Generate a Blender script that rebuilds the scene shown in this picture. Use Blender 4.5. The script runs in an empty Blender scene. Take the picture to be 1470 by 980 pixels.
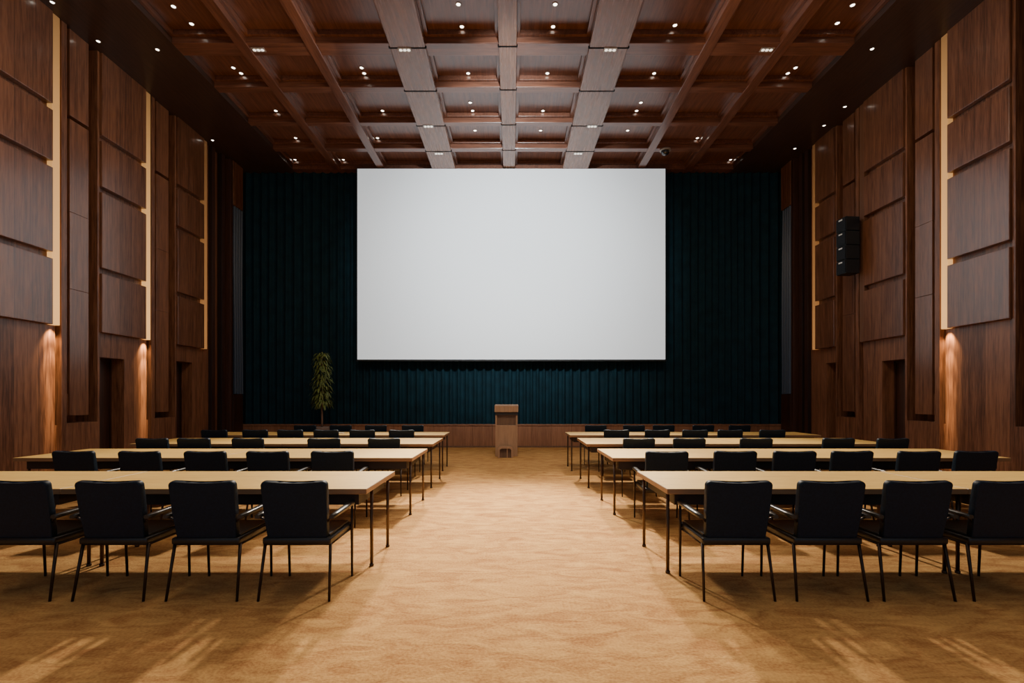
import bpy, bmesh, math, random
from mathutils import Vector, Matrix
random.seed(7)
S = bpy.context.scene
C = S.collection
PI = math.pi
F, CX, HY, EYE = 700.0, 735.0, 571.0, 1.5      # focal length in px, principal column, horizon row, eye height

# ------------------------------------------------------------------ materials
def new_mat(name):
    m = bpy.data.materials.new(name); m.use_nodes = True
    nt = m.node_tree
    return m, nt, nt.nodes['Principled BSDF']

def plain(name, col, rough=.5, metal=0.0, spec=.5, noise=0.0, nscale=20):
    m, nt, b = new_mat(name)
    b.inputs['Roughness'].default_value = rough
    b.inputs['Metallic'].default_value = metal
    b.inputs['Specular IOR Level'].default_value = spec
    if noise:
        tc = nt.nodes.new('ShaderNodeTexCoord'); n = nt.nodes.new('ShaderNodeTexNoise')
        n.inputs['Scale'].default_value = nscale; n.inputs['Detail'].default_value = 4
        r = nt.nodes.new('ShaderNodeValToRGB')
        r.color_ramp.elements[0].position = .3; r.color_ramp.elements[1].position = .7
        r.color_ramp.elements[0].color = [c*(1-noise) for c in col] + [1]
        r.color_ramp.elements[1].color = [min(1, c*(1+noise)) for c in col] + [1]
        nt.links.new(tc.outputs['Object'], n.inputs['Vector'])
        nt.links.new(n.outputs['Fac'], r.inputs['Fac'])
        nt.links.new(r.outputs['Color'], b.inputs['Base Color'])
    else:
        b.inputs['Base Color'].default_value = (*col, 1)
    return m

def wood(name, dark, light, scale=(14, 14, .7), rough=.42, spec=.5, plank=None, axis='Y', coat=0.0, rough_var=.08):
    """streaky veneer; plank = width of the boards whose fine joints show, along axis"""
    m, nt, b = new_mat(name); N = nt.nodes; L = nt.links
    tc = N.new('ShaderNodeTexCoord'); mp = N.new('ShaderNodeMapping')
    mp.inputs['Scale'].default_value = scale
    L.new(tc.outputs['Object'], mp.inputs['Vector'])
    n = N.new('ShaderNodeTexNoise'); n.inputs['Scale'].default_value = 1.6
    n.inputs['Detail'].default_value = 7; n.inputs['Roughness'].default_value = .62; n.inputs['Distortion'].default_value = .4
    n2 = N.new('ShaderNodeTexNoise'); n2.inputs['Scale'].default_value = 6; n2.inputs['Detail'].default_value = 3
    L.new(mp.outputs['Vector'], n.inputs['Vector']); L.new(mp.outputs['Vector'], n2.inputs['Vector'])
    mx = N.new('ShaderNodeMath'); mx.operation = 'MULTIPLY_ADD'; mx.inputs[1].default_value = .35
    L.new(n2.outputs['Fac'], mx.inputs[0]); 
    sc = N.new('ShaderNodeMath'); sc.operation = 'MULTIPLY'; sc.inputs[1].default_value = .65
    L.new(n.outputs['Fac'], sc.inputs[0]); L.new(sc.outputs[0], mx.inputs[2])
    fac = mx.outputs[0]
    r = N.new('ShaderNodeValToRGB')
    r.color_ramp.elements[0].position = .36; r.color_ramp.elements[0].color = (*dark, 1)
    r.color_ramp.elements[1].position = .62; r.color_ramp.elements[1].color = (*light, 1)
    if plank:
        sp = N.new('ShaderNodeSeparateXYZ'); L.new(tc.outputs['Object'], sp.inputs[0])
        dv = N.new('ShaderNodeMath'); dv.operation = 'DIVIDE'; dv.inputs[1].default_value = plank
        L.new(sp.outputs[axis], dv.inputs[0])
        fl = N.new('ShaderNodeMath'); fl.operation = 'FLOOR'; L.new(dv.outputs[0], fl.inputs[0])
        wn = N.new('ShaderNodeTexWhiteNoise'); wn.noise_dimensions = '1D'; L.new(fl.outputs[0], wn.inputs['W'])
        ad = N.new('ShaderNodeMath'); ad.operation = 'MULTIPLY_ADD'; ad.inputs[1].default_value = .13
        L.new(wn.outputs['Value'], ad.inputs[0])
        sb = N.new('ShaderNodeMath'); sb.operation = 'SUBTRACT'; sb.inputs[1].default_value = .065
        L.new(fac, sb.inputs[0]); L.new(sb.outputs[0], ad.inputs[2]); fac = ad.outputs[0]
        fr = N.new('ShaderNodeMath'); fr.operation = 'FRACT'; L.new(dv.outputs[0], fr.inputs[0])
        lt = N.new('ShaderNodeMath'); lt.operation = 'GREATER_THAN'; lt.inputs[1].default_value = .008/plank
        L.new(fr.outputs[0], lt.inputs[0])
        ml = N.new('ShaderNodeMixRGB'); ml.blend_type = 'MULTIPLY'; ml.inputs['Fac'].default_value = .62
        L.new(fac, r.inputs['Fac']); L.new(r.outputs['Color'], ml.inputs['Color1'])
        L.new(lt.outputs[0], ml.inputs['Color2']); L.new(ml.outputs['Color'], b.inputs['Base Color'])
    else:
        L.new(fac, r.inputs['Fac']); L.new(r.outputs['Color'], b.inputs['Base Color'])
    rr = N.new('ShaderNodeMapRange'); rr.inputs['To Min'].default_value = rough-rough_var; rr.inputs['To Max'].default_value = rough+rough_var
    L.new(n.outputs['Fac'], rr.inputs['Value']); L.new(rr.outputs['Result'], b.inputs['Roughness'])
    b.inputs['Specular IOR Level'].default_value = spec
    b.inputs['Coat Weight'].default_value = coat; b.inputs['Coat Roughness'].default_value = .18
    return m

def glow(name, col, strength, base=(.8, .8, .8), sample=False):
    m, nt, b = new_mat(name)
    b.inputs['Base Color'].default_value = (*base, 1)
    b.inputs['Emission Color'].default_value = (*col, 1)
    b.inputs['Emission Strength'].default_value = strength
    b.inputs['Roughness'].default_value = .6
    if not sample: m.cycles.emission_sampling = 'NONE'
    return m

def strip_glow(name, col, strength):
    """LED strip, brightest low down and fading towards the ceiling"""
    m, nt, b = new_mat(name); N = nt.nodes; L = nt.links
    tc = N.new('ShaderNodeTexCoord'); sp = N.new('ShaderNodeSeparateXYZ'); L.new(tc.outputs['Object'], sp.inputs[0])
    mr = N.new('ShaderNodeMapRange'); mr.inputs['From Min'].default_value = 3.2; mr.inputs['From Max'].default_value = 8.4
    mr.inputs['To Min'].default_value = strength; mr.inputs['To Max'].default_value = strength*.13
    L.new(sp.outputs['Z'], mr.inputs['Value']); L.new(mr.outputs['Result'], b.inputs['Emission Strength'])
    b.inputs['Base Color'].default_value = (.28, .15, .07, 1)
    b.inputs['Emission Color'].default_value = (*col, 1)
    return m

def carpet():
    m, nt, b = new_mat('carpet'); N = nt.nodes; L = nt.links
    tc = N.new('ShaderNodeTexCoord')
    mp = N.new('ShaderNodeMapping'); mp.inputs['Scale'].default_value = (1.3, 3.4, 1); mp.inputs['Rotation'].default_value = (0, 0, .22)
    L.new(tc.outputs['Object'], mp.inputs['Vector'])
    n1 = N.new('ShaderNodeTexNoise'); n1.inputs['Scale'].default_value = 2.3; n1.inputs['Detail'].default_value = 6
    n1.inputs['Roughness'].default_value = .6; n1.inputs['Distortion'].default_value = 1.1
    L.new(mp.outputs['Vector'], n1.inputs['Vector'])
    n2 = N.new('ShaderNodeTexNoise'); n2.inputs['Scale'].default_value = 55; n2.inputs['Detail'].default_value = 3
    L.new(tc.outputs['Object'], n2.inputs['Vector'])
    ad = N.new('ShaderNodeMath'); ad.operation = 'MULTIPLY_ADD'; ad.inputs[1].default_value = .35
    s = N.new('ShaderNodeMath'); s.operation = 'MULTIPLY'; s.inputs[1].default_value = .65
    L.new(n1.outputs['Fac'], s.inputs[0]); L.new(n2.outputs['Fac'], ad.inputs[0]); L.new(s.outputs[0], ad.inputs[2])
    r = N.new('ShaderNodeValToRGB')
    e = r.color_ramp.elements
    e[0].position = .36; e[0].color = (.33, .145, .050, 1)
    e[1].position = .62; e[1].color = (.60, .34, .115, 1)
    L.new(ad.outputs[0], r.inputs['Fac']); L.new(r.outputs['Color'], b.inputs['Base Color'])
    b.inputs['Roughness'].default_value = .95; b.inputs['Specular IOR Level'].default_value = .1
    bp = N.new('ShaderNodeBump'); bp.inputs['Strength'].default_value = .35; bp.inputs['Distance'].default_value = .05
    L.new(ad.outputs[0], bp.inputs['Height']); L.new(bp.outputs['Normal'], b.inputs['Normal'])
    return m

M = dict(
    wall=wood('wall_veneer', (.095, .034, .015), (.31, .132, .066), plank=.43, rough=.40, coat=.1),
    panel=wood('panel_veneer', (.095, .034, .016), (.26, .110, .055), plank=.31, rough=.32, coat=.5),
    dark_wood=wood('dark_veneer', (.03, .011, .007), (.07, .026, .014), plank=.2, rough=.5),  # dark brown veneer of back wall, fins and doors
    ceil=wood('ceiling_veneer', (.095, .036, .022), (.225, .092, .054), scale=(14, .7, 14), rough=.32, coat=.35),
    beam=wood('beam_veneer', (.13, .055, .030), (.27, .125, .070), scale=(14, .7, 14), rough=.27, coat=.25),
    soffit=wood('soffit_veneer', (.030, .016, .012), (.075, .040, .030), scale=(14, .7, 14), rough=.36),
    cross=wood('cross_beam_veneer', (.10, .038, .022), (.235, .094, .053), scale=(.7, 14, 14), rough=.34, coat=.3),
    oak=wood('oak_top', (.68, .40, .115), (.84, .57, .17), scale=(1.2, 16, 16), rough=.45, spec=.3),
    oak_edge_shaded=wood('oak_edge_shaded', (.23, .12, .055), (.34, .19, .09), scale=(1.2, 16, 16), rough=.5),  # oak darkened in its colour for the shade on table edges
    stage=wood('stage_veneer', (.20, .085, .042), (.34, .155, .078), plank=.6, axis='X', rough=.5),
    podium=wood('podium_veneer', (.33, .19, .105), (.48, .29, .165), rough=.5),
    podium_dark=wood('podium_recess', (.12, .065, .036), (.2, .11, .062), rough=.5),
    trunk=wood('trunk', (.16, .09, .06), (.28, .17, .11), rough=.8),
    carpet=carpet(),
    black=plain('black_leather', (.0045, .013, .026), .5, 0, .25, .25, 60),
    seat=plain('black_seat_leather', (.014, .012, .011), .38, 0, .5, .25, 60),
    arm=plain('black_arm_pad', (.02, .018, .016), .3, 0, .6),
    metal=plain('dark_bronze_tube', (.045, .030, .022), .38, .7, .5),
    leg=plain('dark_table_tube', (.10, .062, .04), .38, .75, .5),
    apron=plain('apron_shadow', (.022, .014, .011), .55),  # near-black colour paints the shadow below the tabletops
    curtain=plain('navy_velvet', (.0035, .027, .042), .85, 0, .25, .25, 3),
    drape=plain('grey_blue_drape', (.045, .065, .105), .4, 0, .4),
    gap=plain('gap_shadow', (.004, .003, .003), .8, 0, .1),
    screen_black=plain('screen_border', (.004, .005, .006), .6),
    screen=glow('lit_screen', (.88, .96, 1.0), .46, (.62, .63, .64), True),
    strip=strip_glow('warm_strip', (1.0, .50, .16), .92),
    strip_dim=strip_glow('dim_warm_strip', (1.0, .42, .12), .26),
    strip_off=plain('unlit_strip', (.16, .07, .034), .4),
    bulb=glow('downlight_glow', (1.0, .90, .76), 6),
    bulb_dim=glow('dim_downlight_glow', (1.0, .9, .76), 1.2),
    ring=plain('white_ring', (.35, .32, .29), .4),
    speaker=plain('speaker_black', (.006, .010, .013), .45),
    grille=plain('speaker_grille', (.004, .006, .010), .6, 0, .3, .4, 200),
    badge=plain('white_badge', (.75, .78, .8), .4),
    pot=plain('grey_pot', (.24, .19, .17), .6, 0, .4, .15, 8),
    soil=plain('soil', (.03, .02, .012), .95),
    leaf=plain('leaf', (.15, .19, .045), .5, 0, .4, .45, 9),
    card=plain('white_card', (.8, .76, .66), .6),
    dome=plain('dark_dome', (.02, .022, .026), .12, 0, .8),
)

# ------------------------------------------------------------------ mesh helpers
def add_box(bm, x0, x1, y0, y1, z0, z1, mi=0, bevel=0):
    x0, x1 = min(x0, x1), max(x0, x1); y0, y1 = min(y0, y1), max(y0, y1); z0, z1 = min(z0, z1), max(z0, z1)
    v = [bm.verts.new(p) for p in ((x0,y0,z0),(x1,y0,z0),(x1,y1,z0),(x0,y1,z0),(x0,y0,z1),(x1,y0,z1),(x1,y1,z1),(x0,y1,z1))]
    fs = [bm.faces.new([v[i] for i in q]) for q in ((0,3,2,1),(4,5,6,7),(0,1,5,4),(1,2,6,5),(2,3,7,6),(3,0,4,7))]
    for f in fs: f.material_index = mi
    if bevel:
        es = list({e for f in fs for e in f.edges})
        bmesh.ops.bevel(bm, geom=es, offset=bevel, segments=2, affect='EDGES', profile=.6)
    return fs

def add_tube(bm, pts, r, seg=10, mi=0):
    """round tube through points; r is one radius or a list"""
    pts = [Vector(p) for p in pts]; rings = []
    rs = r if isinstance(r, (list, tuple)) else [r]*len(pts)
    for i, p in enumerate(pts):
        d = (pts[min(i+1, len(pts)-1)] - pts[max(i-1, 0)]).normalized()
        u = d.cross(Vector((0, 1, 0)) if abs(d.y) < .9 else Vector((1, 0, 0))).normalized(); w = d.cross(u)
        rings.append([bm.verts.new(p + (u*math.cos(a) + w*math.sin(a))*rs[i]) for a in [2*PI*k/seg for k in range(seg)]])
    for a, b in zip(rings, rings[1:]):
        for k in range(seg):
            f = bm.faces.new((a[k], a[(k+1) % seg], b[(k+1) % seg], b[k])); f.smooth = True; f.material_index = mi
    bm.faces.new(rings[0][::-1]).material_index = mi; bm.faces.new(rings[-1]).material_index = mi

def add_lathe(bm, prof, seg=24, c=(0, 0, 0), mi=0):
    rings = [[bm.verts.new((c[0]+r*math.cos(2*PI*k/seg), c[1]+r*math.sin(2*PI*k/seg), c[2]+z)) for k in range(seg)] for r, z in prof]
    for a, b in zip(rings, rings[1:]):
        for k in range(seg):
            f = bm.faces.new((a[k], a[(k+1) % seg], b[(k+1) % seg], b[k])); f.smooth = True; f.material_index = mi
    bm.faces.new(rings[0][::-1]).material_index = mi; bm.faces.new(rings[-1]).material_index = mi

def obj(name, bm, mats, parent=None, loc=None):
    bmesh.ops.recalc_face_normals(bm, faces=bm.faces[:])
    me = bpy.data.meshes.new(name); bm.to_mesh(me); bm.free()
    for m in (mats if isinstance(mats, (list, tuple)) else [mats]): me.materials.append(m)
    o = bpy.data.objects.new(name, me); C.objects.link(o)
    if parent: o.parent = parent
    if loc is not None: o.location = loc
    return o

def box_obj(name, m, parent, *r, bevel=0):
    bm = bmesh.new(); add_box(bm, *r, bevel=bevel); return obj(name, bm, m, parent)

def tag(o, label, cat, group=None):
    o['label'] = label; o['category'] = cat
    if group: o['group'] = group
    return o

def thing(name, label, cat, loc=(0, 0, 0), rz=0, group=None):
    o = bpy.data.objects.new(name, None); C.objects.link(o); o.empty_display_size = .1
    o.location = loc; o.rotation_euler = (0, 0, rz)
    return tag(o, label, cat, group)

def struct(name, bm, m, parent=None):
    o = obj(name, bm, m, parent)
    if not parent: o['kind'] = 'structure'
    return o

def copy_tree(src, parent=None):
    c = src.copy(); C.objects.link(c)
    if parent: c.parent = parent
    for ch in list(src.children): copy_tree(ch, c)
    return c

def lamp(kind, name, loc, target, energy, col, **kw):
    l = bpy.data.lights.new(name, kind); l.energy = energy; l.color = col
    for k, v in kw.items(): setattr(l, k, v)
    o = bpy.data.objects.new(name, l); C.objects.link(o); o.location = loc
    o.rotation_euler = (Vector(target)-Vector(loc)).to_track_quat('-Z', 'Y').to_euler()
    return o

# ------------------------------------------------------------------ room shell
WX, ZC, YB, Y0, ZT = 8.35, 8.43, 14.79, -3.0, 8.65
bm = bmesh.new(); add_box(bm, -9.2, 9.2, Y0, 15.5, -.15, 0); struct('floor', bm, M['carpet'])
bm = bmesh.new(); add_box(bm, -9.2, 9.2, 15.3, 15.5, 0, 8.9); struct('wall_back', bm, M['dark_wood'])
bm = bmesh.new()
add_box(bm, -9.2, 9.2, Y0, 15.3, ZT, 8.9)
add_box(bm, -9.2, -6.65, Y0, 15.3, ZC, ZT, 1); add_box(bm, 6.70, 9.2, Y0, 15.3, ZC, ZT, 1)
add_box(bm, -6.65, 6.70, YB-.02, 15.3, ZC, ZT)
add_box(bm, -6.65, 6.70, Y0, 2.6, ZC, ZT)
ceiling = struct('ceiling', bm, M['ceil'])
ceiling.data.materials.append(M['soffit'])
# stage front (low panelled step the curtain stands on)
bm = bmesh.new(); add_box(bm, -8.35, 8.35, YB, 15.3, 0, .66); t1 = struct('trim_1', bm, M['stage'])
box_obj('stage_nosing', M['stage'], t1, -8.35, 8.35, YB-.025, 15.3, .66, .70, bevel=.008)
box_obj('stage_skirting', M['podium_dark'], t1, -8.35, 8.35, YB-.015, YB, 0, .05)

# ceiling beams and coffers
COLS = [(-6.65, -5.42), (-5.20, -4.06), (-3.84, -2.40), (-1.70, -.26), (.09, 1.52), (2.28, 3.78), (4.00, 5.24), (5.46, 6.70)]
ROWS = [(2.6, 4.05), (4.35, 5.40), (5.65, 6.75), (6.95, 8.05), (8.35, 9.53), (9.88, 10.88), (11.08, 12.28), (12.44, 13.55), (13.74, YB-.02)]
for a, b, z in ((-2.40, -1.70, 8.37), (1.52, 2.28, 8.37)):
    box_obj('main_beam', M['beam'], ceiling, a, b, 2.6, YB-.02, z, ZT, bevel=.012)
box_obj('centre_beam', M['beam'], ceiling, -.26, .09, 2.6, YB-.02, 8.40, ZT, bevel=.012)
for i in (0, 1, 5, 6):
    box_obj('side_beam', M['ceil'], ceiling, COLS[i][1], COLS[i+1][0], 2.6, YB-.02, 8.415, ZT, bevel=.01)
for i in range(len(ROWS)-1):
    box_obj('cross_beam', M['cross'], ceiling, -6.65, 6.70, ROWS[i][1], ROWS[i+1][0], ZC, ZT, bevel=.01)
for (a, b) in ROWS[4:]:                      # thin black strips paint shadow gaps where cross beams meet the long beams
    for x0, x1, z in ((-2.40, -1.70, 8.37), (1.52, 2.28, 8.37), (-.26, .09, 8.40)):
        if b < 14: box_obj('joint_shadow', M['gap'], ceiling, x0-.02, x1+.02, b+.03, b+.065, z-.004, z+.03)
for (y0, y1) in ROWS[3:]:
    for (x0, x1) in COLS:
        bm = bmesh.new(); w = .07; z0, z1 = 8.55, ZT
        for r in ((x0, x0+w, y0, y1), (x1-w, x1, y0, y1), (x0+w, x1-w, y0, y0+w), (x0+w, x1-w, y1-w, y1)):
            add_box(bm, *r, z0, z1, bevel=.008)
        obj('coffer_frame', bm, M['ceil'], ceiling)

# side walls
LV = [(2.82, 4.00), (4.12, 5.63), (5.75, 6.66), (6.78, ZC)]
doors = 0
def side_wall(s, name, strips, door_spans):
    global doors
    def R(d0, d1): return (s*(WX-d0), s*(WX-d1))
    bm = bmesh.new()
    def skin(y0, y1, z0, z1): 
        if y1 - y0 > .001: add_box(bm, *R(-.35, 0), y0, y1, z0, z1)
    add_box(bm, *R(-.6, -.35), Y0, 15.3, 0, ZC)
    edges = sorted(strips)
    first = edges[0] - 2.2 + .98
    skin(Y0, first, 0, ZC)
    for Ys in edges:
        st = (Ys - 2.2 + .98) if Ys == edges[0] else prev + .98
        en = Ys + .11
        ds = [d for d in door_spans if st - .01 <= d[0] and d[1] <= en]
        if ds:
            d0, d1, dz = ds[0]
            skin(st, d0, 0, dz); skin(d1, en, 0, dz); skin(st, en, dz, ZC)
        else: skin(st, en, 0, ZC)
        last = Ys == edges[-1]
        if not last:
            g = Ys
            skin(g+.11, g+.15, 0, 1.0)
            skin(g+.15, g+.26, 0, ZC); skin(g+.93, g+.98, 0, ZC); skin(g+.26, g+.93, 0, 1.03)
        else: skin(Ys+.11, 15.3, 0, ZC)
        prev = Ys
    w = struct(name, bm, M['wall'])
    for k, Ys in enumerate(edges):
        st = (Ys - 2.2 + .98) if k == 0 else edges[k-1] + .98
        if Ys < 4: continue
        for z0, z1 in LV:
            box_obj('raised_panel', M['panel'], w, *R(.0, .12), st+.01, Ys-.055, z0, z1, bevel=.008)
        if k == len(edges)-1: continue
        bm = bmesh.new()
        for y0, y1, z0, z1 in ((.15, .26, 0, ZC), (.93, .98, 0, ZC), (.26, .93, 0, 1.03), (.26, .35, 1.17, 1.58)):
            add_box(bm, *R(0, .08 if z0 == 0 else .02), Ys+y0, Ys+y1, z0, z1)
        add_box(bm, *R(-.3, 0), Ys+.26, Ys+.35, 1.17, 1.58)
        obj('pilaster', bm, M['wall'], w)
        for z0, z1 in ((1.17, 3.55), (3.555, 5.0), (5.005, 6.74), (6.81, ZC)):
            box_obj('pilaster_panel', M['panel'], w, *R(-.30, .05), Ys+.35, Ys+.76, z0, z1, bevel=.004)
    # dark slatted return beside the stage
    e = edges[-1]
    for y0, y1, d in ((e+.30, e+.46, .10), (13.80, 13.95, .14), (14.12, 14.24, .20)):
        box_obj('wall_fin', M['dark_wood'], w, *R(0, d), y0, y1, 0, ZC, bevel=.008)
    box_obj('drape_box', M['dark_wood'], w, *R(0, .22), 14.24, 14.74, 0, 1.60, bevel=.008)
    box_obj('drape_header', M['wall'], w, *R(0, .22), 14.24, 14.74, 7.15, ZC, bevel=.008)
    for d0, d1, dz in door_spans:
        doors += 1
        bm = bmesh.new(); add_box(bm, *R(-.345, -.30), d0, d1, 0, dz)
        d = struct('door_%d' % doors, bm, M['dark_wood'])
        bm = bmesh.new()
        add_box(bm, *R(-.29, -.27), d0, d0+.03, 0, dz); add_box(bm, *R(-.29, -.27), d1-.03, d1, 0, dz); add_box(bm, *R(-.29, -.27), d0, d1, dz-.04, dz)
        obj('door_frame', bm, M['dark_wood'], d)
    return R
LS = [13.10, 11.03, 8.80, 6.60, 4.40, 2.20, 0.0]
RS = [13.30, 11.48, 9.28, 7.08, 4.88, 2.68, .48]
RL = side_wall(-1, 'wall_left', LS, [(9.80, 10.50, 2.33), (12.13, 12.73, 2.42)])
RR = side_wall(1, 'wall_right', RS, [(10.36, 11.0, 2.33), (12.50, 12.95, 2.42)])

# wall light strips
def strip(R, Ys, mat, label, wash=0, z0=2.82):
    bm = bmesh.new(); add_box(bm, *R(.001, .10), Ys-.052, Ys+.10, z0, ZC-.01, bevel=.01)
    tag(obj('wall_light_strip', bm, mat), label, 'light', 'vertical light strips on the side walls')
    if wash:                                  # little down-lights at the foot of the strip graze the wall below it
        for d, drop, cone, e in ((.10, .30, 75, 75), (.22, .75, 30, 230), (.30, 1.35, 15, 420), (.30, 2.2, 10, 900)):
            l = lamp('SPOT', 'strip_downwash', (R(d, d)[0], Ys+.02, z0-.03), (R(0, 0)[0], Ys+.02, z0-drop), e*wash*.85, (1, .72, .36),
                     spot_size=math.radians(cone), spot_blend=1.0, shadow_soft_size=.03)
strip(RL, 8.80, M['strip'], 'bright vertical light strip on left wall, nearest the camera', 1.0)
strip(RL, 11.03, M['strip'], 'bright vertical light strip in the middle of the left wall', .9)
strip(RL, 13.10, M['strip_dim'], 'dim thin light strip on left wall, nearest the stage')
strip(RR, 9.28, M['strip'], 'bright vertical light strip on right wall, nearest the camera', 1.0)
strip(RR, 11.48, M['strip_off'], 'unlit brown vertical strip on right wall beside the wall speaker')
strip(RR, 13.30, M['strip_dim'], 'dim thin amber light strip on right wall, nearest the stage')

# ------------------------------------------------------------------ curtain, drapes, screen
def pleats(x0, x1, y, z0, z1, period, amp, along='X', thick=.0, jit=.25):
    bm = bmesh.new(); n = int((x1-x0)/period*12); rows = 6
    ph = 0; cols = []
    for i in range(n+1):
        t = x0 + (x1-x0)*i/n
        ph += 2*PI*(x1-x0)/n/period*(1 + jit*math.sin(t*1.7)*math.sin(t*.53+1))
        d = amp*(math.sin(ph) + .25*math.sin(2*ph+1))
        col = []
        for k in range(rows+1):
            z = z0 + (z1-z0)*k/rows
            dd = d*(1 - .35*k/rows) + .01*math.sin(t*3.1+k)
            col.append(bm.verts.new((t, y+dd, z) if along == 'X' else (y+dd, t, z)))
        cols.append(col)
    for a, b in zip(cols, cols[1:]):
        for k in range(rows):
            f = bm.faces.new((a[k], b[k], b[k+1], a[k+1])); f.smooth = True
    return bm
tag(obj('stage_curtain', pleats(-8.33, 8.33, 15.0, .70, ZC-.01, .24, .06), M['curtain']),
    'dark navy pleated curtain across the whole back of the stage', 'curtain')
for s, w in ((-1, 'left'), (1, 'right')):
    tag(obj('side_drape', pleats(14.25, 14.74, s*8.17, 1.62, 7.14, .12, .045, 'Y', jit=0), M['drape']),
        'narrow grey-blue pleated drape at the %s end of the stage curtain' % w, 'curtain', 'narrow side drapes')
scr = thing('projection_screen', 'large blank white projection screen hanging before the navy curtain', 'screen', (0, 14.6, 2.6))
box_obj('screen_surface', M['screen'], scr, -4.63, 4.59, 0, .02, .05, 5.76)
bm = bmesh.new()
add_box(bm, -4.66, 4.62, -.004, .06, 0, .05); add_box(bm, -4.655, -4.63, .0, .06, .05, 5.76); add_box(bm, 4.59, 4.615, .0, .06, .05, 5.76)
obj('screen_frame', bm, M['screen_black'], scr)
box_obj('screen_back', M['screen_black'], scr, -4.63, 4.59, .021, .05, .05, 5.76)

# ------------------------------------------------------------------ podium, step stool, plant
px = (727-CX)/F*12.5
pod = thing('lectern', 'wooden lectern with a sloped top standing before the stage', 'lectern', (px, 12.5, 0))
box_obj('body', M['podium'], pod, -.285, .285, .0, .40, 0, .80, bevel=.008)
bm = bmesh.new()
add_box(bm, -.285, -.245, 0, .40, .80, 1.10); add_box(bm, .245, .285, 0, .40, .80, 1.10); add_box(bm, -.245, .245, .36, .40, .80, 1.10)
obj('side_panel', bm, M['podium'], pod)
box_obj('recessed_panel', M['podium_dark'], pod, -.245, .245, .05, .08, .80, 1.06)
box_obj('top_gap_shade', M['apron'], pod, -.285, .285, -.01, .40, 1.06, 1.135)  # solid dark slab stands for the shaded gap under the reading top
bm = bmesh.new()
v = [bm.verts.new(p) for p in ((-.305,-.04,1.135),(.305,-.04,1.135),(.305,.44,1.135),(-.305,.44,1.135),(-.305,-.04,1.30),(.305,-.04,1.30),(.305,.44,1.33),(-.305,.44,1.33))]
for q in ((0,3,2,1),(4,5,6,7),(0,1,5,4),(1,2,6,5),(2,3,7,6),(3,0,4,7)): bm.faces.new([v[i] for i in q])
bmesh.ops.bevel(bm, geom=bm.edges[:], offset=.008, segments=2, affect='EDGES')
obj('reading_top', bm, M['podium'], pod)

bm = bmesh.new()                       # stool: arched board with two side cheeks
W, H, T, D = .19, .28, .045, .26
out = [(-W, 0), (-W, H-.06), (-W+.02, H-.02), (-W+.06, H), (W-.06, H), (W-.02, H-.02), (W, H-.06), (W, 0)]
inn = [(-W+T, 0), (-W+T, H-.08), (-W+T+.015, H-.06), (-W+T+.04, H-T), (W-T-.04, H-T), (W-T-.015, H-.06), (W-T, H-.08), (W-T, 0)]
lay = [[[bm.verts.new((x, y, z)) for x, z in P] for P in (out, inn)] for y in (0, D)]
for i in range(len(out)-1):
    bm.faces.new((lay[0][0][i], lay[0][0][i+1], lay[0][1][i+1], lay[0][1][i])); bm.faces.new((lay[1][0][i], lay[1][1][i], lay[1][1][i+1], lay[1][0][i+1]))
    bm.faces.new((lay[0][0][i], lay[1][0][i], lay[1][0][i+1], lay[0][0][i+1])); bm.faces.new((lay[0][1][i], lay[0][1][i+1], lay[1][1][i+1], lay[1][1][i]))
for i in (0, -1): bm.faces.new((lay[0][0][i], lay[0][1][i], lay[1][1][i], lay[1][0][i]))
st = thing('step_stool', 'small rounded wooden step stool on the floor in front of lectern', 'stool', (px-.02, 12.18, 0))
obj('stool_shell', bm, M['podium'], st)
box_obj('stool_back', M['podium_dark'], st, -W+T-.002, W-T+.002, .07, .10, .0, H-T)
box_obj('centre_divider', M['podium'], st, .03, .055, .02, .07, 0, H-T)

pl = thing('potted_tree', 'slim potted tree with drooping narrow leaves before the curtain', 'plant', ((462-CX)/F*13.9, 13.9, 0))
bm = bmesh.new(); add_lathe(bm, [(.15, 0), (.17, .02), (.225, .66), (.23, .68), (.21, .68), (.20, .63)], 28); obj('planter', bm, M['pot'], pl)
bm = bmesh.new(); add_lathe(bm, [(.195, .60), (.195, .635)], 24); obj('soil', bm, M['soil'], pl)
bm = bmesh.new()
add_tube(bm, [(0, 0, .63), (.01, 0, .9), (-.01, .01, 1.3), (.015, 0, 1.8), (0, 0, 2.35), (.01, 0, 2.75)], [.032, .027, .024, .02, .014, .006]); obj('stem', bm, M['trunk'], pl)
bm = bmesh.new()
for i in range(760):
    t = random.random(); z = 1.30 + 1.50*t
    a = random.random()*2*PI; rad = .02 + .17*random.random()*(1-.5*max(0, t-.75)*4*.5)
    up = .20 + .28*t*random.random()
    ln = random.uniform(.20, .36)*(1 - .25*t)
    p = Vector((math.cos(a)*rad, math.sin(a)*rad, z)); d = Vector((math.cos(a), math.sin(a), up + random.uniform(-.1, .5))).normalized()
    side = d.cross(Vector((0, 0, 1))).normalized(); prevv = None
    for k in range(6):
        wd = .016*math.sin(PI*(k+.6)/6.2)
        L_, R_ = bm.verts.new(p+side*wd), bm.verts.new(p-side*wd)
        if prevv: bm.faces.new((prevv[0], L_, R_, prevv[1])).smooth = True
        prevv = (L_, R_); d = (d + Vector((0, 0, -.42))).normalized(); p = p + d*ln/6
obj('foliage', bm, M['leaf'], pl)

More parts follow.
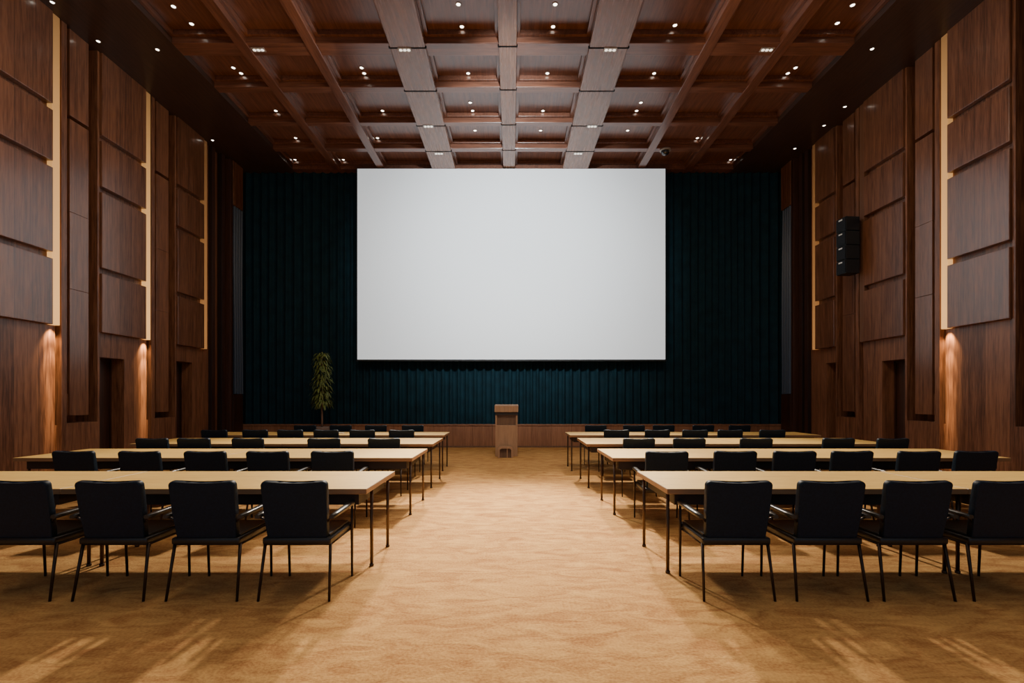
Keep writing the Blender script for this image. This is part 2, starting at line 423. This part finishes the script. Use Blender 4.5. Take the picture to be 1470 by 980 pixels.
# ------------------------------------------------------------------ wall speaker (line array on a bracket)
sp = thing('wall_speaker', 'tall black segmented loudspeaker on a bracket, right wall', 'speaker', (7.93, 11.55, 4.42), math.radians(5))
for k in range(4):
    z = k*.335
    box_obj('speaker_box', M['speaker'], sp, -.14, .20, -.15, .15, z, z+.325, bevel=.012)
    g = box_obj('grille', M['grille'], sp, -.155, -.14, -.14, .14, z+.015, z+.31, bevel=.004)
    box_obj('badge', M['badge'], g, -.160, -.154, -.05, .06, z+.255, z+.285)
bm = bmesh.new(); add_tube(bm, [(.19, 0, .9), (.30, .06, .92), (.36, .12, .92)], .03); add_tube(bm, [(.19, 0, .4), (.30, .06, .42), (.36, .12, .42)], .03)
add_box(bm, .335, .365, .03, .21, .25, 1.15)
obj('wall_bracket', bm, M['speaker'], sp)

# ------------------------------------------------------------------ tables
def make_table(w, d, ly0=.16, ly1=.07):
    root = thing('conference_table', '', 'table', (0, 0, 0))
    bm = bmesh.new()
    fs = add_box(bm, 0, w, 0, d, .705, .75)
    bmesh.ops.bevel(bm, geom=bm.edges[:], offset=.004, segments=1, affect='EDGES')
    bm.normal_update()
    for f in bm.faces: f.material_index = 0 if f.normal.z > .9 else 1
    obj('tabletop', bm, [M['oak'], M['oak_edge_shaded']], root)
    bm = bmesh.new(); i = .09
    for r in ((i, w-i, i, i+.025), (i, w-i, d-i-.025, d-i), (i, i+.025, i+.025, d-i-.025), (w-i-.025, w-i, i+.025, d-i-.025)):
        add_box(bm, *r, .60, .705)
    obj('apron', bm, M['apron'], root)
    for x in (.055, w-.055):
        for y in (ly0, d-ly1):
            bm = bmesh.new(); add_tube(bm, [(x, y, .012), (x, y, .7055)], .0145, 12); add_tube(bm, [(x, y, 0), (x, y, .02)], .02, 12)
            obj('leg', bm, M['leg'], root)
    return root
ROWT = [(4.02, .98, -1.20, 1.28), (6.10, 1.12, -1.25, 1.26), (7.96, 1.18, -1.29, 1.22), (9.85, .92, -1.37, 1.17)]
OUT = 6.25
ORD = ['front', 'second', 'third', 'fourth']
for r, (y, d, xl, xr) in enumerate(ROWT):
    for s, x in ((-1, xl), (1, xr)):
        L = OUT - abs(x); w1 = L*.5
        inner = make_table(w1-.003, d, *((.34, .08) if r == 0 and s < 0 else (.16, .07))); outer = copy_tree(inner)
        side = 'left' if s < 0 else 'right'
        inner.location = ((x if s > 0 else x-w1+.003), y, 0)
        outer.location = ((x+w1 if s > 0 else -OUT), y, 0)
        rowname = 'front' if r == 0 else ORD[r]
        inner['label'] = 'pale wood table in the %s row, %s side, half beside the aisle' % (rowname, side)
        outer['label'] = 'pale wood table in the %s row, %s side, half beside the wall' % (rowname, side)
        for o in (inner, outer): o['group'] = 'pale wood conference tables in rows'

# ------------------------------------------------------------------ chairs (origin: floor under the rear edge of the seat, facing +Y)
def rounded_slab(w0, w1, h, t, rc, n=6):
    """back rest outline: bottom half-width w0, top half-width w1, height h, dipped top edge, rounded corners"""
    P = [(-w0, 0), (w0, 0), (w0+(w1-w0)*.5, h*.5)]
    for k in range(n+1):
        a = PI/2*k/n; P.append((w1-rc+rc*math.cos(a), h-rc+rc*math.sin(a)))
    for k in range(1, 8):
        x = (w1-rc)*(1-2*k/8); P.append((x, h - .012*(1-(x/(w1-rc))**2)))
    for k in range(n+1):
        a = PI/2 + PI/2*k/n; P.append((-w1+rc+rc*math.cos(a), h-rc+rc*math.sin(a)))
    P.append((-(w0+(w1-w0)*.5), h*.5))
    bm = bmesh.new()
    a = [bm.verts.new((x, 0, z)) for x, z in P]; b = [bm.verts.new((x, t, z)) for x, z in P]
    f0 = bm.faces.new(a); f1 = bm.faces.new(b[::-1])
    for i in range(len(P)):
        j = (i+1) % len(P); bm.faces.new((a[i], b[i], b[j], a[j]))
    es = list(f0.edges) + list(f1.edges)
    bmesh.ops.bevel(bm, geom=es, offset=.012, segments=3, affect='EDGES', profile=.5)
    for f in bm.faces: f.smooth = len(f.verts) == 4
    return bm

def make_chair():
    c = thing('conference_armchair', '', 'chair', (0, 0, 0), 0, 'black conference armchairs at the tables')
    bm = bmesh.new(); add_box(bm, -.255, .255, 0, .50, .405, .455, bevel=.014)
    for f in bm.faces: f.smooth = True
    obj('seat', bm, M['seat'], c)
    bm = bmesh.new(); add_box(bm, -.235, .235, .05, .47, .4551, .475, bevel=.009); obj('seat_cushion', bm, M['seat'], c)
    bm = rounded_slab(.225, .245, .46, .05, .035)
    bmesh.ops.rotate(bm, verts=bm.verts[:], cent=(0, 0, 0), matrix=Matrix.Rotation(math.radians(9.5), 3, 'X'))
    bmesh.ops.translate(bm, verts=bm.verts[:], vec=(0, .018, .43)); obj('backrest', bm, M['black'], c)
    for s in (-1, 1):
        bm = bmesh.new(); add_tube(bm, [(s*.245, .03, .41), (s*.262, -.045, 0)], [.012, .0095], 10)
        obj('leg', bm, M['metal'], c)
        bm = bmesh.new(); add_tube(bm, [(s*.262, .47, .0), (s*.266, .455, .42), (s*.272, .44, .618)], [.0095, .012, .010], 10)
        obj('leg', bm, M['metal'], c)
        bm = bmesh.new()      # arm pad: flat tapering bar, slightly bowed
        pts = [(-.035, .62, .017), (.05, .625, .022), (.20, .632, .025), (.36, .634, .025), (.44, .628, .021), (.465, .622, .012)]
        rings = []
        for y, z, hw in pts:
            cx = s*(.275 + .012*math.sin(PI*(y+.035)/.5))
            rings.append([bm.verts.new(p) for p in ((cx-hw, y, z-.012), (cx+hw, y, z-.012), (cx+hw, y, z+.010), (cx+hw*.6, y, z+.015), (cx-hw*.6, y, z+.015), (cx-hw, y, z+.010))])
        for a, b in zip(rings, rings[1:]):
            for k in range(6): bm.faces.new((a[k], a[(k+1) % 6], b[(k+1) % 6], b[k])).smooth = True
        bm.faces.new(rings[0]); bm.faces.new(rings[-1][::-1])
        obj('armrest', bm, M['arm'], c)
        bm = bmesh.new(); add_tube(bm, [(s*.215, .02, .56), (s*.25, .0, .60), (s*.272, .0, .612)], .009, 8); obj('arm_bracket', bm, M['metal'], c)
    bm = bmesh.new()
    for s in (-1, 1): add_tube(bm, [(s*.243, .02, .40), (s*.25, .46, .40)], .009, 8)
    add_tube(bm, [(-.245, .025, .402), (.245, .025, .402)], .008, 8); add_tube(bm, [(-.255, .452, .40), (.255, .452, .40)], .008, 8)
    obj('seat_frame', bm, M['metal'], c)
    return c
CHAIRS = [   # (row rear Y, left xs from the aisle out, right xs from the aisle out)
    (3.64, [427, 297, 165, 33], [1056, 1187, 1310, 1437], 3.66),
    (5.66, [475, 383, 293, 198, 101], [958, 1058, 1143, 1227, 1322, 1407], 5.6),
    (7.46, [550, 464, 354, 276, 216], [918, 991, 1087, 1207, 1283], 7.4),
    (9.42, [576, 519, 467, 415, 364, 306], [886, 945, 999, 1050, 1110], 9.35),
    (11.02, [592, 539, 488, 437], [856, 911, 954, 1011, 1063], 10.95)]
NTH = ['first', 'second', 'third', 'fourth', 'fifth', 'sixth']
proto = None
for r, (yr, lx, rx, yp) in enumerate(CHAIRS):
    for side, xs in (('left', lx), ('right', rx)):
        for k, x in enumerate(xs):
            if proto is None: proto = ch = make_chair()
            else: ch = copy_tree(proto)
            ch.location = ((x-CX)/F*yp, yr + (random.uniform(-.02, .02) if r else 0), 0)
            ch.rotation_euler = (0, 0, math.radians(random.uniform(-2.5, 2.5) if r else 0))
            where = 'at the %s %s table row' % (ORD[r], side) if r < 4 else 'in the farthest row by the stage, %s side' % side
            ch['label'] = 'black armchair %s, %s from the aisle' % (where, NTH[k])

# small white card on the fourth left table
bm = bmesh.new(); add_box(bm, -.09, .09, -.06, .06, 0, .02, bevel=.003)
tag(obj('card', bm, M['card'], None, ((487-CX)/F*10.3, 10.3, .75)), 'small white card lying on the fourth left table row', 'card')

# ------------------------------------------------------------------ ceiling lights
bm = bmesh.new()
add_lathe(bm, [(.052, 0), (.052, -.008), (.042, -.012), (.038, -.004)], 20)
down = obj('downlight', bm, M['ring'])
bm = bmesh.new(); add_lathe(bm, [(.036, -.002), (.036, -.006), (.02, -.009)], 20); lens = obj('lens', bm, M['bulb'], down)
used = [False]
def downlight(px, py, z, label, cell=None, size=1.0):
    zr = z - EYE; y = F*zr/(HY-py); x = (px-CX)/F*y
    if cell:
        (x0, x1), (y0, y1) = cell
        x = min(max(x, x0+.14), x1-.14); y = min(max(y, y0+.14), y1-.14)
    o = down if not used[0] else copy_tree(down); used[0] = True
    o.location = (x, y, z); o.scale = (size,)*3
    tag(o, label, 'light', 'small recessed downlights in the ceiling')
cl = COLS; rw = ROWS[4:]
CN = ['outermost left', 'second from left', 'left of the left big beam', 'left of the centre beam', 'right of the centre beam', 'right of the right big beam', 'second from right', 'outermost right']
RN = ['nearest', 'second nearest', 'middle', 'second farthest', 'farthest']
spots = {}
for px, py, c, r in ((249, 9, 0, 0), (275, 34, 0, 0), (658, 6, 3, 0), (663, 38, 3, 0), (797, 6, 4, 0), (794, 38, 4, 0), (969, 36, 5, 0), (1224, 7, 7, 0), (1202, 33, 7, 0),
                     (335, 97, 0, 1), (352, 112, 0, 1), (519, 97, 2, 1), (526, 112, 2, 1), (673, 112, 3, 1), (785, 112, 4, 1), (936, 112, 5, 1), (1142, 97, 7, 1), (1125, 112, 7, 1),
                     (401, 165, 0, 2), (551, 163, 2, 2), (675, 147, 3, 2), (679, 163, 3, 2), (779, 163, 4, 2), (920, 147, 5, 2), (912, 163, 5, 2),
                     (432, 207, 0, 3), (514, 207, 2, 3), (682, 187, 3, 3), (776, 187, 4, 3), (901, 187, 5, 3), (1043, 207, 6, 3),
                     (378, 233, 0, 4), (459, 233, 1, 4), (1104, 231, 7, 4)):
    spots.setdefault((r, c), []).append((px, py))
for (r, c), ps in spots.items():
    for i, (px, py) in enumerate(ps):
        two = '' if len(ps) == 1 else (', nearer of two' if i == 0 else ', farther of two')
        downlight(px, py, ZT, 'downlight in %s coffer row, %s%s' % (RN[r], CN[c], two), (cl[c], rw[r]))
for px, py, lab in ((75, 3, 'nearest the camera on the left ceiling border'), (141, 59, 'by the left wall, second on the left ceiling border'), (226, 71, 'beside the coffers on the left ceiling border'),
                    (305, 201, 'farthest along the left ceiling border'), (1252, 70, 'nearest the camera on the right ceiling border'), (1213, 153, 'second along the right ceiling border'),
                    (1183, 180, 'third along the right ceiling border'), (1141, 213, 'farthest along the right ceiling border')):
    downlight(px, py, ZC, 'small downlight ' + lab, None, .85)
# oval multi-lens spots set in the beams
bm = bmesh.new(); add_box(bm, -.13, .13, -.06, .06, -.012, 0, bevel=.005)
ov = obj('beam_spotlight', bm, M['ring'])
for k in range(3):
    bm = bmesh.new(); add_lathe(bm, [(.032, -.012), (.032, -.018), (.02, -.021)], 14, ((k-1)*.078, 0, 0)); obj('lens', bm, M['bulb_dim'], ov)
fst = True
for px, py, z, lab in ((371, 71, 8.43, 'on the nearest cross beam, far left'), (581, 71, 8.37, 'nearest on the left big beam'), (876, 71, 8.37, 'nearest on the right big beam'),
                       (1101, 71, 8.43, 'on the nearest cross beam, far right'), (615, 181, 8.37, 'second along the left big beam'), (850, 181, 8.37, 'second along the right big beam'),
                       (630, 220, 8.37, 'farthest along the left big beam'), (830, 220, 8.37, 'farthest along the right big beam')):
    o = ov if fst else copy_tree(ov); fst = False
    y = F*(z-EYE)/(HY-py); o.location = ((px-CX)/F*y, y, z)
    tag(o, 'oval spotlight cluster ' + lab, 'light', 'oval spotlight clusters on the beams')
dm = thing('ceiling_dome', 'small dark glossy dome on the ceiling, right of the screen top', 'ceiling fixture', ((957-CX)/F*13.5, 13.62, ZC))
bm = bmesh.new(); add_lathe(bm, [(.15, 0), (.15, -.03), (.12, -.04)], 24); obj('mount', bm, M['ring'], dm)
bm = bmesh.new(); add_lathe(bm, [(.115, -.04), (.11, -.09), (.08, -.135), (.03, -.155)], 24); obj('dome', bm, M['dome'], dm)

# ------------------------------------------------------------------ lighting
WARM = (1.0, .87, .70)
lamp('SPOT', 'aisle_spot', (0, 11.2, 8.3), (0, 5.9, 0), 7400, (1.0, .90, .76), spot_size=math.radians(36), spot_blend=1.0, shadow_soft_size=.3)
for s in (-1, 1):
    lamp('SPOT', 'row_spot', (s*2.6, 13.9, 8.25), (s*2.6, 5.9, .3), 4600, WARM, spot_size=math.radians(50), spot_blend=.9, shadow_soft_size=.28)
lamp('SPOT', 'stage_fill', (0, 7.0, 8.3), (0, 13.2, .3), 620, WARM, spot_size=math.radians(70), spot_blend=1.0, shadow_soft_size=.3)  # unseen fill added to brighten lectern, stage front and plant
lamp('AREA', 'hall_glow', (0, 4.8, 8.3), (0, 4.8, 0), 190, (1.0, .82, .64), shape='RECTANGLE', size=11, size_y=9)
for s in (-1, 1):
    lamp('AREA', 'wall_fill', (s*2.9, 6.6, 8.0), (s*8.35, 6.6, .8), 80, (1.0, .80, .60), shape='RECTANGLE', size=7, size_y=1.0)  # unseen area fills, added to lift the side walls
lamp('SPOT', 'projector_beam', (0, 6.6, 7.6), (0, 14.6, 5.9), 3000, (.86, .95, 1.0), spot_size=math.radians(68), spot_blend=1.0, shadow_soft_size=.05)
w = bpy.data.worlds.new('cool_fill'); S.world = w; w.use_nodes = True  # added cool fill, enters through the open front behind the camera
w.node_tree.nodes['Background'].inputs['Color'].default_value = (.45, .65, .85, 1)
w.node_tree.nodes['Background'].inputs['Strength'].default_value = .35

# ------------------------------------------------------------------ camera
cam = bpy.data.cameras.new('camera'); co = bpy.data.objects.new('camera', cam); C.objects.link(co)
co.location = (0, 0, EYE); co.rotation_euler = (PI/2, 0, 0)
cam.sensor_width = 36; cam.lens = F/1470*36; cam.shift_y = (HY-490)/1470; cam.clip_start = .05
S.camera = co
S.view_settings.view_transform = 'AgX'; S.view_settings.look = 'None'; S.view_settings.exposure = .45
